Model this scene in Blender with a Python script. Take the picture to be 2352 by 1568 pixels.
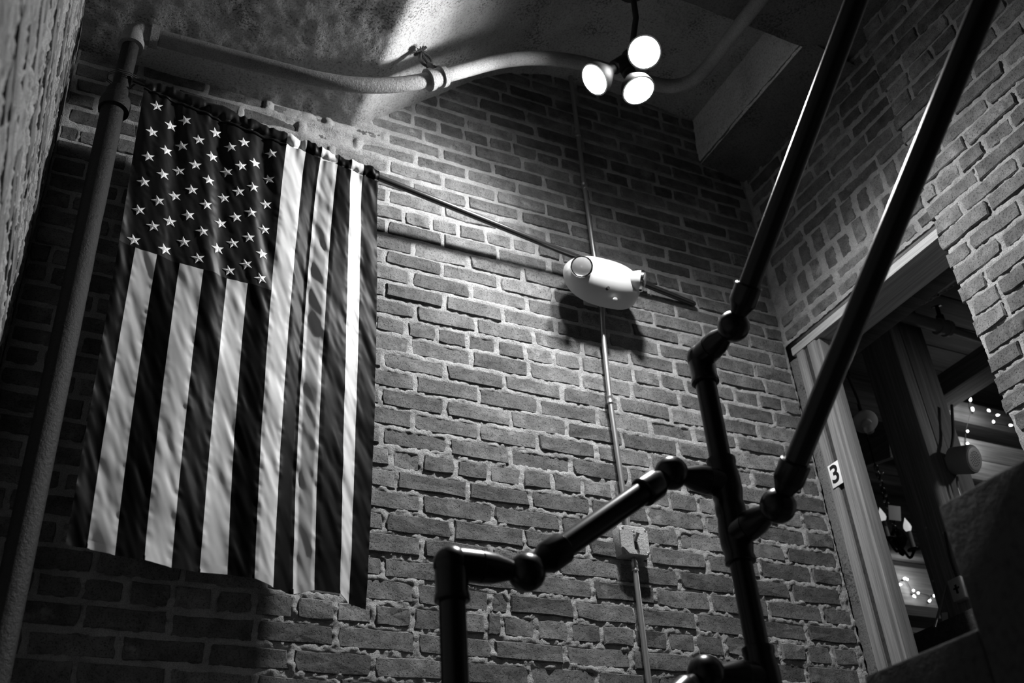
import bpy, bmesh, math, random
import numpy as np
from mathutils import Vector, Matrix
random.seed(7)
rng = np.random.default_rng(11)
for o in list(bpy.data.objects): bpy.data.objects.remove(o)
scene = bpy.context.scene
COL = scene.collection
ZC = 1.6                                   # camera eye height above the lower floor

# ------------------------------------------------------------------ camera
F_PX, CX, CY = 2379.06, 1176.0, 784.0      # from the vanishing points of the 2352 x 1568 photograph
RW = np.array([[0.90178727, -0.42737948, -0.06423782],
               [0.18853004, 0.52276551, -0.83136794],
               [0.38889091, 0.73760627, 0.55199715]])   # rows: right, down, forward in world axes
CAM = np.array([0.0, 0.0, ZC])
cam_d = bpy.data.cameras.new('camera')
cam = bpy.data.objects.new('camera', cam_d); COL.objects.link(cam)
cam_d.sensor_width = 36.0
cam_d.lens = 36.0 * F_PX / 2352.0
cam_d.clip_start = 0.01
m = Matrix.Identity(4)
for i in range(3):
    m[i][0] = RW[0][i]; m[i][1] = -RW[1][i]; m[i][2] = -RW[2][i]; m[i][3] = CAM[i]
cam.matrix_world = m
cam_d.dof.use_dof = True
cam_d.dof.focus_distance = 3.1
cam_d.dof.aperture_fstop = 3.5
scene.camera = cam

# ------------------------------------------------------------------ world and exposure
w = bpy.data.worlds.new('world'); scene.world = w; w.use_nodes = True
w.node_tree.nodes['Background'].inputs[0].default_value = (1, 1, 1, 1)
w.node_tree.nodes['Background'].inputs[1].default_value = 0.010
vs = scene.view_settings
vs.view_transform = 'Standard'; vs.look = 'None'; vs.gamma = 1.0; vs.use_curve_mapping = False
vs.exposure = -0.22

# ------------------------------------------------------------------ pixel helpers (pixel -> ray -> plane of a real thing)
def ray(x, y):
    d = np.array([(x - CX) / F_PX, (y - CY) / F_PX, 1.0])
    return RW.T @ d
def onX(x, y, X):
    d = ray(x, y); return CAM + d * (X / d[0])
def onY(x, y, Y):
    d = ray(x, y); return CAM + d * (Y / d[1])
def onZ(x, y, Z):
    d = ray(x, y); return CAM + d * ((Z - ZC) / d[2])
def onD(x, y, t):
    return CAM + ray(x, y) * t
def px(P):
    c = RW @ (np.array(P, float) - CAM)
    return CX + F_PX * c[0] / c[2], CY + F_PX * c[1] / c[2], c[2]

# ------------------------------------------------------------------ noise
_T = rng.random((512, 512)) * 2 - 1
def vnoise(x, y, seed=0):
    x = np.asarray(x, float) + seed * 37.3; y = np.asarray(y, float) + seed * 91.7
    xi = np.floor(x).astype(int); yi = np.floor(y).astype(int)
    fx = x - xi; fy = y - yi
    fx = fx * fx * (3 - 2 * fx); fy = fy * fy * (3 - 2 * fy)
    a = _T[yi % 512, xi % 512]; b = _T[yi % 512, (xi + 1) % 512]
    c = _T[(yi + 1) % 512, xi % 512]; d = _T[(yi + 1) % 512, (xi + 1) % 512]
    return (a * (1 - fx) + b * fx) * (1 - fy) + (c * (1 - fx) + d * fx) * fy
def fbm(x, y, seed=0, octv=3):
    s = 0; a = 1.0; n = 0
    for k in range(octv):
        s = s + a * vnoise(x * 2 ** k, y * 2 ** k, seed + k * 5); n += a; a *= .55
    return s / n

# ------------------------------------------------------------------ materials
def mat(name, base=.3, rough=.7, metal=0.0, spec=.5, emit=None):
    m = bpy.data.materials.new(name); m.use_nodes = True
    b = m.node_tree.nodes['Principled BSDF']
    b.inputs['Base Color'].default_value = (base, base, base, 1)
    b.inputs['Roughness'].default_value = rough
    b.inputs['Metallic'].default_value = metal
    b.inputs['Specular IOR Level'].default_value = spec
    if emit is not None:
        b.inputs['Emission Color'].default_value = (1, 1, 1, 1)
        b.inputs['Emission Strength'].default_value = emit
    return m
class NT:
    def __init__(s, m): s.t = m.node_tree; s.b = s.t.nodes['Principled BSDF']
    def n(s, k, **kw):
        q = s.t.nodes.new(k)
        for a, v in kw.items(): setattr(q, a, v)
        return q
    def l(s, a, b): s.t.links.new(a, b)
    def pos(s, sc=(1, 1, 1), obj=False):
        if obj:
            c = s.n('ShaderNodeTexCoord').outputs['Object']
        else:
            c = s.n('ShaderNodeNewGeometry').outputs['Position']
        mp = s.n('ShaderNodeMapping'); mp.inputs['Scale'].default_value = sc
        s.l(c, mp.inputs['Vector']); return mp.outputs['Vector']
    def noise(s, vec, scale, detail=4, rough=.55):
        q = s.n('ShaderNodeTexNoise'); q.inputs['Scale'].default_value = scale
        q.inputs['Detail'].default_value = detail; q.inputs['Roughness'].default_value = rough
        s.l(vec, q.inputs['Vector']); return q.outputs['Fac']
    def ramp(s, fac, p0, v0, p1, v1):
        r = s.n('ShaderNodeMapRange'); r.inputs['From Min'].default_value = p0; r.inputs['From Max'].default_value = p1
        r.inputs['To Min'].default_value = v0; r.inputs['To Max'].default_value = v1
        s.l(fac, r.inputs['Value']); return r.outputs['Result']
    def math(s, op, a, b):
        q = s.n('ShaderNodeMath', operation=op)
        for i, v in enumerate((a, b)):
            if isinstance(v, (int, float)): q.inputs[i].default_value = v
            else: s.l(v, q.inputs[i])
        return q.outputs[0]
    def grey(s, fac):
        s.l(fac, s.b.inputs['Base Color'])
    def bump(s, fac, strength, dist):
        q = s.n('ShaderNodeBump'); q.inputs['Strength'].default_value = strength; q.inputs['Distance'].default_value = dist
        s.l(fac, q.inputs['Height']); s.l(q.outputs['Normal'], s.b.inputs['Normal'])
        return q

def brick_material():
    m = mat('fired_brick', .1, .85, spec=.25); t = NT(m); v = t.pos()
    a = t.n('ShaderNodeAttribute', attribute_name='tone').outputs['Fac']
    n1 = t.noise(v, 22, 4, .6); n2 = t.noise(v, 260, 3, .6); n3 = t.noise(v, 5, 2)
    k = t.math('MULTIPLY', t.ramp(a, 0, .07, 1, .15), t.ramp(n1, .3, .62, .7, 1.4))
    k = t.math('MULTIPLY', k, t.ramp(n2, .34, .3, .46, 1.06))
    k = t.math('MULTIPLY', k, t.ramp(n3, .35, .85, .65, 1.15))
    eff = t.ramp(t.noise(v, 9, 5, .7), .60, 0.0, .78, .16)       # pale lime bloom
    k = t.math('ADD', k, eff)
    t.grey(k)
    h = t.math('ADD', t.math('MULTIPLY', t.noise(v, 30, 4, .55), .8), t.ramp(t.noise(v, 150, 2), .33, -.7, .40, 0))
    t.bump(h, .75, .006)
    return m
def mortar_material(base=.36):
    m = mat('lime_mortar', base, .95, spec=.1); t = NT(m); v = t.pos()
    k = t.math('MULTIPLY', t.ramp(t.noise(v, 14, 4), .3, base * .72, .7, base * 1.2), t.ramp(t.noise(v, 420, 3, .6), .33, .55, .6, 1.12))
    t.grey(k); t.bump(t.noise(v, 170, 5, .75), .9, .010)
    return m
def concrete_material(name, base, rough=.9, pits=.5, sc=1.0):
    m = mat(name, base, rough, spec=.2); t = NT(m); v = t.pos()
    k = t.math('MULTIPLY', t.ramp(t.noise(v, 3.5 * sc, 6, .65), .3, base * .74, .7, base * 1.22), t.ramp(t.noise(v, 130 * sc, 3, .6), .30, .55, .52, 1.05))
    sp = t.ramp(t.math('MULTIPLY', t.noise(v, 120 * sc, 2, .5), t.noise(v, 5 * sc, 3)), .335, 1.0, .375, 1 - pits)
    t.grey(t.math('MULTIPLY', k, sp))
    t.bump(t.math('ADD', t.noise(v, 45 * sc, 6, .7), t.math('MULTIPLY', sp, .35)), .7, .006)
    return m
def wood_material(name, base, axis, dark=.55):
    sc = [55, 55, 55]; sc[axis] = 1.3
    m = mat(name, base, .75, spec=.25); t = NT(m); v = t.pos(tuple(sc))
    g = t.noise(v, 1.0, 6, .65); g2 = t.noise(t.pos(tuple(x * 4 for x in sc)), 1.0, 3)
    k = t.math('MULTIPLY', t.ramp(g, .3, base * dark, .7, base * 1.3), t.ramp(g2, .3, .8, .7, 1.15))
    t.grey(k); t.bump(g2, .35, .002)
    return m
def cloth_material(name, base, rough, sheen, spec):
    m = mat(name, base, rough, spec=spec); t = NT(m)
    t.b.inputs['Sheen Weight'].default_value = sheen
    t.b.inputs['Sheen Roughness'].default_value = .35
    v = t.pos(); t.bump(t.noise(v, 900, 2), .12, .0006)
    return m
M = {}
M['brick'] = brick_material()
M['mortar'] = mortar_material(.44)
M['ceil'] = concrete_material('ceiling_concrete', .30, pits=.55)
M['ceil_lit'] = concrete_material('lit_side_beam_concrete', .62, pits=.3)  # bounced light on the beam's side is put into this paler base
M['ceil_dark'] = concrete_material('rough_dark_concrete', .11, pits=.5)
M['floor'] = concrete_material('floor_concrete', .2)
M['stair'] = concrete_material('stained_dark_stair', .035, .75, .3, .5)
M['white_cloth'] = cloth_material('white_nylon', .50, .5, .05, .3)
M['dark_cloth'] = cloth_material('dark_nylon', .0013, .45, .0, .05)
M['canton_cloth'] = cloth_material('canton_nylon', .007, .42, .02, .16)
M['star'] = cloth_material('star_thread', .72, .5, .1, .4)
M['black_metal'] = mat('black_painted_steel', .003, .27, spec=.25)
M['rod'] = mat('dark_rod_steel', .02, .25, metal=.0, spec=.7)
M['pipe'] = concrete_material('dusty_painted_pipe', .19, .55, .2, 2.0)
M['pipe_shaded'] = concrete_material('shaded_riser_paint', .012, .55, .2, 2.0)  # the flag's shade on the riser is put into this dark base
M['brass'] = mat('tarnished_brass', .045, .35, metal=.6)
M['galv'] = mat('galvanised_steel', .42, .36, metal=.85)
M['galv_box'] = concrete_material('weathered_zinc', .42, .45, .3, 3.0)
M['white_plastic'] = mat('white_plastic', .44, .38)
M['reflector'] = mat('dark_reflector', .22, .18, metal=1.0)
M['chrome'] = mat('chrome_reflector', .7, .12, metal=1.0)
M['black'] = mat('black_paint', .008, .45)
M['lens'] = mat('lit_lamp_lens', .8, .4, emit=200.0)
M['lamp_body'] = mat('lamp_housing', .015, .6, spec=.2)
M['frame_wood'] = wood_material('door_frame_wood', .17, 2, .75)
M['lintel_wood'] = wood_material('lintel_wood', .34, 1, .8)
M['beam_x'] = wood_material('beam_wood_x', .22, 0)
M['beam_y'] = wood_material('beam_wood_y', .22, 1)
M['beam_z'] = wood_material('post_wood', .24, 2)
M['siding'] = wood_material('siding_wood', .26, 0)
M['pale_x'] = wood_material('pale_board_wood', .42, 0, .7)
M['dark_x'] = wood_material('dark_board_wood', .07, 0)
M['bulb'] = mat('lit_bulb', .9, .3, emit=9.0)
M['flame_bulb'] = mat('frosted_flame_bulb', .85, .3, emit=.5)
M['paper'] = mat('white_paper', .75, .8)
M['grey_plastic'] = mat('grey_plastic', .25, .5)
M['cable'] = mat('dark_cable', .02, .6)
glass = mat('clear_cover', .85, .06); glass.node_tree.nodes['Principled BSDF'].inputs['Alpha'].default_value = .16
M['glass'] = glass

# ------------------------------------------------------------------ mesh helpers
ORG = {}
class MB:
    def __init__(s): s.v = []; s.f = []
    def add(s, vs_, fs):
        o = len(s.v); s.v += [tuple(map(float, p)) for p in vs_]; s.f += [tuple(i + o for i in f) for f in fs]; return s
    def box(s, c, size, rot=None, bev=0):
        hx, hy, hz = (k / 2 for k in size)
        if bev:
            b = min(bev, hx * .9, hy * .9, hz * .9)
            bm = bmesh.new(); bmesh.ops.create_cube(bm, size=1)
            for q in bm.verts: q.co = Vector((q.co.x * size[0], q.co.y * size[1], q.co.z * size[2]))
            bmesh.ops.bevel(bm, geom=bm.edges[:], offset=b, segments=2, affect='EDGES', profile=.5)
            bm.verts.index_update(); vs_ = [q.co.copy() for q in bm.verts]; fs = [[q.index for q in f.verts] for f in bm.faces]; bm.free()
        else:
            vs_ = [Vector((x, y, z)) for x in (-hx, hx) for y in (-hy, hy) for z in (-hz, hz)]
            fs = [(0, 1, 3, 2), (4, 6, 7, 5), (0, 4, 5, 1), (2, 3, 7, 6), (0, 2, 6, 4), (1, 5, 7, 3)]
        R = rot if rot is not None else Matrix.Identity(3)
        c = Vector(c)
        return s.add([R @ p + c for p in vs_], fs)
    def bx(s, x0, x1, y0, y1, z0, z1, bev=0):
        return s.box(((x0 + x1) / 2, (y0 + y1) / 2, (z0 + z1) / 2), (abs(x1 - x0), abs(y1 - y0), abs(z1 - z0)), bev=bev)
    def tube(s, pts, r, n=16, caps=True):
        pts = [Vector(p) for p in pts]; k = len(pts)
        rs = r if hasattr(r, '__len__') else [r] * k
        T = []
        for i in range(k):
            a = pts[max(i - 1, 0)]; b = pts[min(i + 1, k - 1)]
            d = b - a
            if d.length < 1e-9: d = pts[-1] - pts[0]
            T.append(d.normalized())
        u = T[0].orthogonal().normalized(); o = len(s.v)
        for i in range(k):
            u = (u - T[i] * u.dot(T[i])).normalized(); w_ = T[i].cross(u)
            for j in range(n):
                a = 2 * math.pi * j / n
                s.v.append(tuple(pts[i] + (u * math.cos(a) + w_ * math.sin(a)) * rs[i]))
        for i in range(k - 1):
            for j in range(n):
                s.f.append((o + i * n + j, o + i * n + (j + 1) % n, o + (i + 1) * n + (j + 1) % n, o + (i + 1) * n + j))
        if caps:
            s.f.append(tuple(o + j for j in range(n))[::-1]); s.f.append(tuple(o + (k - 1) * n + j for j in range(n)))
        return s
    def lathe(s, base, axis, prof, n=24):
        base = Vector(base); ax = Vector(axis).normalized()
        pts = [base + ax * h for h, r in prof]; 
        u = ax.orthogonal().normalized(); w_ = ax.cross(u); o = len(s.v)
        for (h, r), p in zip(prof, pts):
            for j in range(n):
                a = 2 * math.pi * j / n; s.v.append(tuple(p + (u * math.cos(a) + w_ * math.sin(a)) * max(r, 1e-5)))
        for i in range(len(prof) - 1):
            for j in range(n):
                s.f.append((o + i * n + j, o + i * n + (j + 1) % n, o + (i + 1) * n + (j + 1) % n, o + (i + 1) * n + j))
        s.f.append(tuple(o + j for j in range(n))[::-1]); s.f.append(tuple(o + (len(prof) - 1) * n + j for j in range(n)))
        return s
    def ball(s, c, r, n=24, k=14):
        return s.lathe(Vector(c) - Vector((0, 0, r)), (0, 0, 1), [(r - r * math.cos(math.pi * i / k), r * math.sin(math.pi * i / k)) for i in range(k + 1)], n)
    def build(s, name, material, parent=None, smooth=True, angle=35):
        off = ORG.get(parent.name, Vector((0, 0, 0))) if parent else Vector((0, 0, 0))
        me = bpy.data.meshes.new(name)
        me.from_pydata([(p[0] - off[0], p[1] - off[1], p[2] - off[2]) for p in s.v], [], s.f)
        bm = bmesh.new(); bm.from_mesh(me); bmesh.ops.recalc_face_normals(bm, faces=bm.faces[:]); bm.to_mesh(me); bm.free()
        me.materials.append(M[material] if isinstance(material, str) else material)
        if smooth:
            me.polygons.foreach_set('use_smooth', [True] * len(me.polygons))
            try: me.set_sharp_from_angle(angle=math.radians(angle))
            except Exception: pass
        o = bpy.data.objects.new(name, me); COL.objects.link(o)
        if parent: o.parent = parent; ORG[o.name] = off
        return o
def tag(o, label=None, cat=None, group=None, kind=None):
    if label: o['label'] = label
    if cat: o['category'] = cat
    if group: o['group'] = group
    if kind: o['kind'] = kind
    return o
def thing(name, loc, label, cat, group=None):
    o = bpy.data.objects.new(name, None); COL.objects.link(o); o.empty_display_size = .05
    o.location = Vector([float(q) for q in loc]); ORG[o.name] = Vector(o.location)
    return tag(o, label, cat, group)
def fillet(pts, rad, n=6):
    pts = [Vector([float(q) for q in p]) for p in pts]; out = [pts[0]]
    for i in range(1, len(pts) - 1):
        a, b, c = pts[i - 1], pts[i], pts[i + 1]
        u = (a - b); v = (c - b); L = min(rad, u.length * .49, v.length * .49)
        p = b + u.normalized() * L; q = b + v.normalized() * L
        for k in range(n + 1):
            t = k / n; out.append(p * (1 - t) ** 2 + b * 2 * t * (1 - t) + q * t ** 2)
    out.append(pts[-1]); return out
def grid_mesh(name, P, material, extra=None, smooth=True, parent=None):
    """P: (rows, cols, 3) array of points -> one quad grid; extra: MB with more geometry"""
    r, c = P.shape[:2]
    v = P.reshape(-1, 3)
    i = np.arange(r * c).reshape(r, c)
    q = np.stack([i[:-1, :-1], i[:-1, 1:], i[1:, 1:], i[1:, :-1]], -1).reshape(-1, 4)
    nv0, nq = len(v), len(q)
    ev = np.array(extra.v, float) if extra and extra.v else np.zeros((0, 3)); ef = [f for f in extra.f] if extra else []
    off = ORG.get(parent.name, Vector((0, 0, 0))) if parent else Vector((0, 0, 0))
    allv = np.concatenate([v, ev]) - np.array(off)
    me = bpy.data.meshes.new(name)
    me.vertices.add(len(allv)); me.vertices.foreach_set('co', allv.astype(np.float32).ravel())
    loops = np.concatenate([q.ravel()] + [np.array(f) + nv0 for f in ef]) if ef else q.ravel()
    tot = np.concatenate([np.full(nq, 4), np.array([len(f) for f in ef], int)]) if ef else np.full(nq, 4)
    st = np.concatenate([[0], np.cumsum(tot)[:-1]])
    me.loops.add(len(loops)); me.loops.foreach_set('vertex_index', loops.astype(np.int32))
    me.polygons.add(len(tot)); me.polygons.foreach_set('loop_start', st.astype(np.int32))
    me.polygons.foreach_set('use_smooth', np.full(len(tot), smooth))
    me.update(calc_edges=True); me.validate()
    me.materials.append(M[material])
    o = bpy.data.objects.new(name, me); COL.objects.link(o)
    if parent: o.parent = parent; ORG[o.name] = off
    return o

# ------------------------------------------------------------------ brick walls
COURSE, PITCH = .0697, .218
GAP_V, GAP_H = .012, .013
def brick_geo(length, height, seed):
    """ten-point ragged outline, three rings: back, full face edge, inset front"""
    r = random.Random(seed)
    hl, hh = length / 2, height / 2
    out = []
    for t in (-1, -.36, .33): out.append((hl * t, -hh))
    for t in (-1, 0): out.append((hl, hh * t))
    for t in (1, .35, -.3): out.append((hl * t, hh))
    for t in (1, 0): out.append((-hl, hh * t))
    j = lambda a: r.uniform(-a, a)
    pts = []
    for k, (x, z) in enumerate(out):
        corner = k in (0, 3, 5, 8)
        f = (1 - r.uniform(.0, .05)) if corner and r.random() < .6 else 1
        pts.append((x * f + j(.0034), z * (1 - (1 - f) * 1.8) + j(.0030)))
    back = [(x, .045, z) for x, z in pts]
    edge = [(x, .0035 + abs(j(.002)), z) for x, z in pts]
    ins = .0035
    front = [(x - math.copysign(ins, x) if abs(x) > hl * .8 else x, j(.0012), z - math.copysign(ins, z) if abs(z) > hh * .5 else z) for x, z in pts]
    n = len(pts); v = back + edge + front + [(j(.01), j(.0015), j(.004))]
    f = []
    for ring in (0, 1):
        for k in range(n):
            f.append((ring * n + k, ring * n + (k + 1) % n, (ring + 1) * n + (k + 1) % n, (ring + 1) * n + k))
    for k in range(n): f.append((2 * n + k, 2 * n + (k + 1) % n, 3 * n))
    return v, f
def brick_mesh(name, length, height, seed, tone):
    v, f = brick_geo(length, height, seed)
    me = bpy.data.meshes.new(name); me.from_pydata(v, [], f)
    a = me.attributes.new('tone', 'FLOAT', 'FACE'); a.data.foreach_set('value', [tone] * len(f))
    me.materials.append(M['brick']); return me
STRETCH = [brick_mesh('stretcher_brick', .206, .0567, 100 + i, random.random()) for i in range(18)]
HEAD = [brick_mesh('header_brick', .097, .0567, 300 + i, random.random()) for i in range(12)]
class Wall:
    """s runs along the wall, h out of the wall towards the room, z up"""
    def __init__(s, name, fmap, rotz, s0, s1, z0, z1, res, bricks, cap, bulge=None, back=None, proud=.0052, rough=1.0, visible=None, amp=1.0, seed=0, flush=False):
        S = np.arange(s0, s1 + res * .5, res); Z = np.arange(z0, z1 + res * .5, res)
        SS, ZZ = np.meshgrid(S, Z)
        dist = np.full(SS.shape, .05)
        for (a, b, zc, hh) in bricks:                   # distance from each grid point inside a brick to that brick's edge
            i0 = np.searchsorted(Z, zc - hh / 2); i1 = np.searchsorted(Z, zc + hh / 2)
            j0 = np.searchsorted(S, a); j1 = np.searchsorted(S, b)
            if i1 <= i0 or j1 <= j0: continue
            sub = (slice(i0, i1), slice(j0, j1))
            dz = hh / 2 - np.abs(ZZ[sub] - zc); ds = np.minimum(SS[sub] - a, b - SS[sub])
            dist[sub] = -np.minimum(dz, ds)
        inside = np.where(dist < 0, -dist, 0)
        h = .0030 - .012 * (1 - np.exp(-(inside / .0095) ** 2))
        coarse = np.clip(1.15 - (ZZ - ZC - .8) / 2.4, .45, 1.15) if flush else 1.0     # older, rougher pointing low on the wall
        h = h + amp * coarse * (.0052 * fbm(SS / .035, ZZ / .024, seed + 1, 3) + .0046 * fbm(SS / .012, ZZ / .010, seed + 2, 2))
        if bulge is not None: h = h + bulge(SS, ZZ)
        P = np.stack(fmap(SS, h, ZZ), -1)
        ex = MB()
        if back is not None: back(ex)
        s.o = tag(grid_mesh(name, P, 'mortar', ex), kind='structure')
        ORG[s.o.name] = Vector((0, 0, 0))
        cand = []
        for (a, b, zc, hh) in bricks:
            L = b - a
            hp = proud + random.gauss(0, .0022) * rough
            C = np.array([float(q) for q in fmap((a + b) / 2, hp, zc)])
            x, y, d = px(C)
            vis = d > .1 and -60 < x < 2412 and -60 < y < 1628 and (visible is None or visible(x, y))
            cand.append((L * hh / max(d, .1) ** 2 if vis else 0, a, b, zc, hh, C))
        order = sorted(range(len(cand)), key=lambda i: -cand[i][0])
        chosen = set(i for i in order[:cap] if cand[i][0] > 0)
        rv, rf, rt = [], [], []
        for i, (sc, a, b, zc, hh, C) in enumerate(cand):
            L = b - a
            tilt = random.gauss(0, .006)
            if i in chosen:
                if hh < L * 1.0:
                    me, L0 = (random.choice(STRETCH), .206) if L > .14 else (random.choice(HEAD), .097)
                else:
                    me, L0 = random.choice(HEAD), .097
                o = bpy.data.objects.new('brick', me); COL.objects.link(o)
                o.parent = s.o; o.location = C
                if hh < L:
                    o.rotation_euler = (0, tilt, rotz); o.scale = (L / L0, 1, hh / .0567)
                else:                                       # a brick stood on end
                    o.rotation_euler = Matrix.Rotation(rotz, 3, 'Z').to_euler()
                    o.rotation_mode = 'XYZ'
                    o.matrix_local = Matrix.Translation(C) @ Matrix.Rotation(rotz, 4, 'Z') @ Matrix.Rotation(math.pi / 2 + tilt * 4, 4, 'Y') @ Matrix.Diagonal((hh / L0, 1, L / .0567, 1))
                if random.random() < .5 and hh < L: o.scale.x *= -1; o.scale.z *= -1
            else:
                v, f = brick_geo(L, hh, 5000 + i)
                R = Matrix.Rotation(rotz, 3, 'Z') @ Matrix.Rotation(tilt, 3, 'Y'); k = len(rv)
                rv += [tuple(R @ Vector(p) + Vector(C)) for p in v]; rf += [tuple(q + k for q in g) for g in f]
                rt += [random.random()] * len(f)
        if rv:
            me = bpy.data.meshes.new('brickwork'); me.from_pydata(rv, [], rf)
            at = me.attributes.new('tone', 'FLOAT', 'FACE'); at.data.foreach_set('value', rt)
            me.materials.append(M['brick'])
            o = bpy.data.objects.new('brickwork', me); COL.objects.link(o); o.parent = s.o
            o['kind'] = 'stuff'
def fill_joints(meas, s0, s1, pitch):
    J = []
    for q in sorted(meas):
        if not J or q - J[-1] > .045: J.append(q)
    full = [J[0]]
    for q in J[1:]:
        n = max(1, round((q - full[-1]) / pitch)); a = full[-1]
        full += [a + (q - a) * k / n for k in range(1, n + 1)]
    while full[0] > s0: full.insert(0, full[0] - pitch * random.uniform(.97, 1.02))
    while full[-1] < s1: full.append(full[-1] + pitch * random.uniform(.98, 1.03))
    return full
def rows_to_bricks(rows, s0, s1):
    B = []
    for zc, joints, g in rows:
        for a, b in zip(joints[:-1], joints[1:]):
            a2 = max(a + GAP_V / 2 * random.uniform(.7, 1.4), s0); b2 = min(b - GAP_V / 2 * random.uniform(.7, 1.4), s1)
            if b2 - a2 > .03: B.append((a2, b2, zc + random.gauss(0, .0012), COURSE - GAP_H * random.uniform(.75, 1.25)))
    return B

WALL_Y, LEFT_X, RIGHT_X, PIER_X, PIER_Y = 2.65, -.142, 2.65, 2.585, 1.77
# joint positions read off the photograph, metres along the back wall, by course
MEAS = {46: [1.868, 2.077], 45: [1.543, 1.983, 2.201], 44: [1.584, 2.026], 43: [1.478, 1.703, 1.922, 2.159, 2.378],
 42: [1.147, 1.253, 1.361, 1.464, 1.572, 1.68, 1.89, 2.01, 2.125, 2.227, 2.349, 2.456], 41: [1.292, 1.503, 1.95, 2.175, 2.397],
 40: [1.154, 1.372, 1.593, 2.019, 2.248, 2.479], 39: [1.047, 1.256, 1.468, 1.684, 1.905, 2.134, 2.358], 38: [.942, 1.158, 1.376, 1.59, 1.803, 2.031],
 37: [1.251, 1.472], 36: [1.154, 1.586], 35: [.999, 1.104, 1.209, 1.319, 1.427, 1.533, 1.631], 34: [.936, 1.149, 1.364, 1.576], 33: [1.036, 1.246, 1.462],
 32: [.928, 1.141, 1.36, 1.581], 31: [1.026, 1.248, 1.467], 30: [.933, 1.147, 1.365, 1.579], 29: [1.04, 1.259, 1.482, 2.27, 2.489],
 28: [1.007, 1.116, 1.225, 1.336, 1.444, 1.553, 2.33, 2.446], 27: [1.017, 1.238, 1.453, 2.066, 2.279], 26: [1.138, 1.355, 1.576, 1.8, 2.016, 2.403],
 25: [1.036, 1.257, 1.48, 1.707, 1.92, 2.294], 24: [.916, 1.137, 1.367, 1.581, 1.794, 2.023], 23: [1.023, 1.251, 1.462, 1.685, 1.897], 22: [.918, 1.142, 1.358],
 21: [.951, 1.053, 1.165, 1.279, 1.392, 1.502, 2.521, 2.638], 20: [.969, 1.202, 1.416, 2.079, 2.516], 19: [1.048, 1.286, 1.518, 1.962, 2.411, 2.639],
 18: [1.148, 1.383, 2.062, 2.279, 2.503], 17: [1.046, 1.937, 2.16, 2.393], 16: [.931, 1.61, 1.837, 2.05, 2.281, 2.512],
 15: [.172, .386, 1.028, 1.259, 1.318, 1.536, 1.977, 2.425], 14: [.151, .257, .364, .473, .576, .685, .901, 1.017, 1.239, 1.292, 1.402, 1.513, 1.624, 1.738, 1.857, 1.965],
 13: [.162, .368, .584, .799, 1.026, 1.261, 1.492, 1.719], 12: [.043, .257, .465, .683, .9, 1.37, 1.591], 11: [.164, .377]}
ZM = {35: 2.424, 34: 2.358, 33: 2.288, 28: 1.944}
rows = []
for i in range(4, 54):
    zc = ZM.get(i, 2.921 - (42 - i) * COURSE) + ZC
    head = i % 7 == 0
    base = MEAS.get(i) or [(1.146 if i % 2 == 0 else 1.037)]
    rows.append((zc, fill_joints(base, LEFT_X, RIGHT_X, .109 if head else PITCH), head))
bricks = rows_to_bricks(rows, LEFT_X + .005, RIGHT_X - .012)
def in_flag(x, y):
    l = 330 - (y - 195) * .17; r = 868 - (y - 395) * .03
    return l < x < r and 190 + (x - 330) * .38 < y < 1250 + (x - 150) * .2
def smear(S, Z):          # old parging that runs over the bricks under the beam
    d = np.exp(-((S - .72) / .34) ** 2 - ((Z - ZC - 2.76) / .13) ** 2)
    return .0165 * d * (1 + .30 * fbm(S / .05, Z / .03, 4, 3))
def back_box(ex): ex.bx(LEFT_X - .3, RIGHT_X + .02, WALL_Y + .03, WALL_Y + .3, 0, ZC + 3.95).bx(LEFT_X, RIGHT_X, WALL_Y + .002, WALL_Y + .03, 0, ZC + .2)
Wall('wall_back', lambda s, h, z: (s, WALL_Y - h, z), 0, LEFT_X, RIGHT_X, ZC + .2, ZC + 3.62, .0058, [b for b in bricks if b[2] > ZC + .2], 300, smear, back_box,
     visible=lambda x, y: not in_flag(x, y), seed=1, flush=True)

# right-hand pier, proud of the recessed wall with the opening
def simple_rows(i0, i1, s0, s1, ph, seed):
    r = random.Random(seed); out = []
    for i in range(i0, i1):
        zc = 2.921 - (42 - i) * COURSE + ZC + r.gauss(0, .0015)
        head = (i + ph) % 7 == 0
        p = .111 if head else .222
        a = s0 - r.uniform(.2, .9) * .0 - (p * .5 if i % 2 else 0) + r.uniform(-.02, .02)
        J = [a]
        while J[-1] < s1: J.append(J[-1] + p * r.uniform(.95, 1.06))
        out.append((zc, J, head))
    return out
pr = []
for zc, J, h in simple_rows(16, 52, -.6, PIER_Y, 2, 5):
    J = sorted(PIER_Y - (q + .6) for q in J)               # lay the courses out from the ragged edge
    pr.append((zc, J, h))
pb = rows_to_bricks(pr, -.6, PIER_Y)
pb = [(a, b + (random.uniform(-.006, .012) if b > PIER_Y - .02 else 0), z, h) for a, b, z, h in pb]
Wall('wall_right', lambda s, h, z: (PIER_X - h, s, z), -math.pi / 2, -.6, PIER_Y - .008, ZC + .8, ZC + 3.4, .0068, pb, 300, None,
     lambda ex: ex.bx(PIER_X + .02, PIER_X + .32, -.6, PIER_Y - .012, 0, ZC + 3.5).bx(PIER_X + .004, PIER_X + .02, -.6, PIER_Y - .012, 0, ZC + .8), proud=.008, rough=1.4, seed=3)

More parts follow.
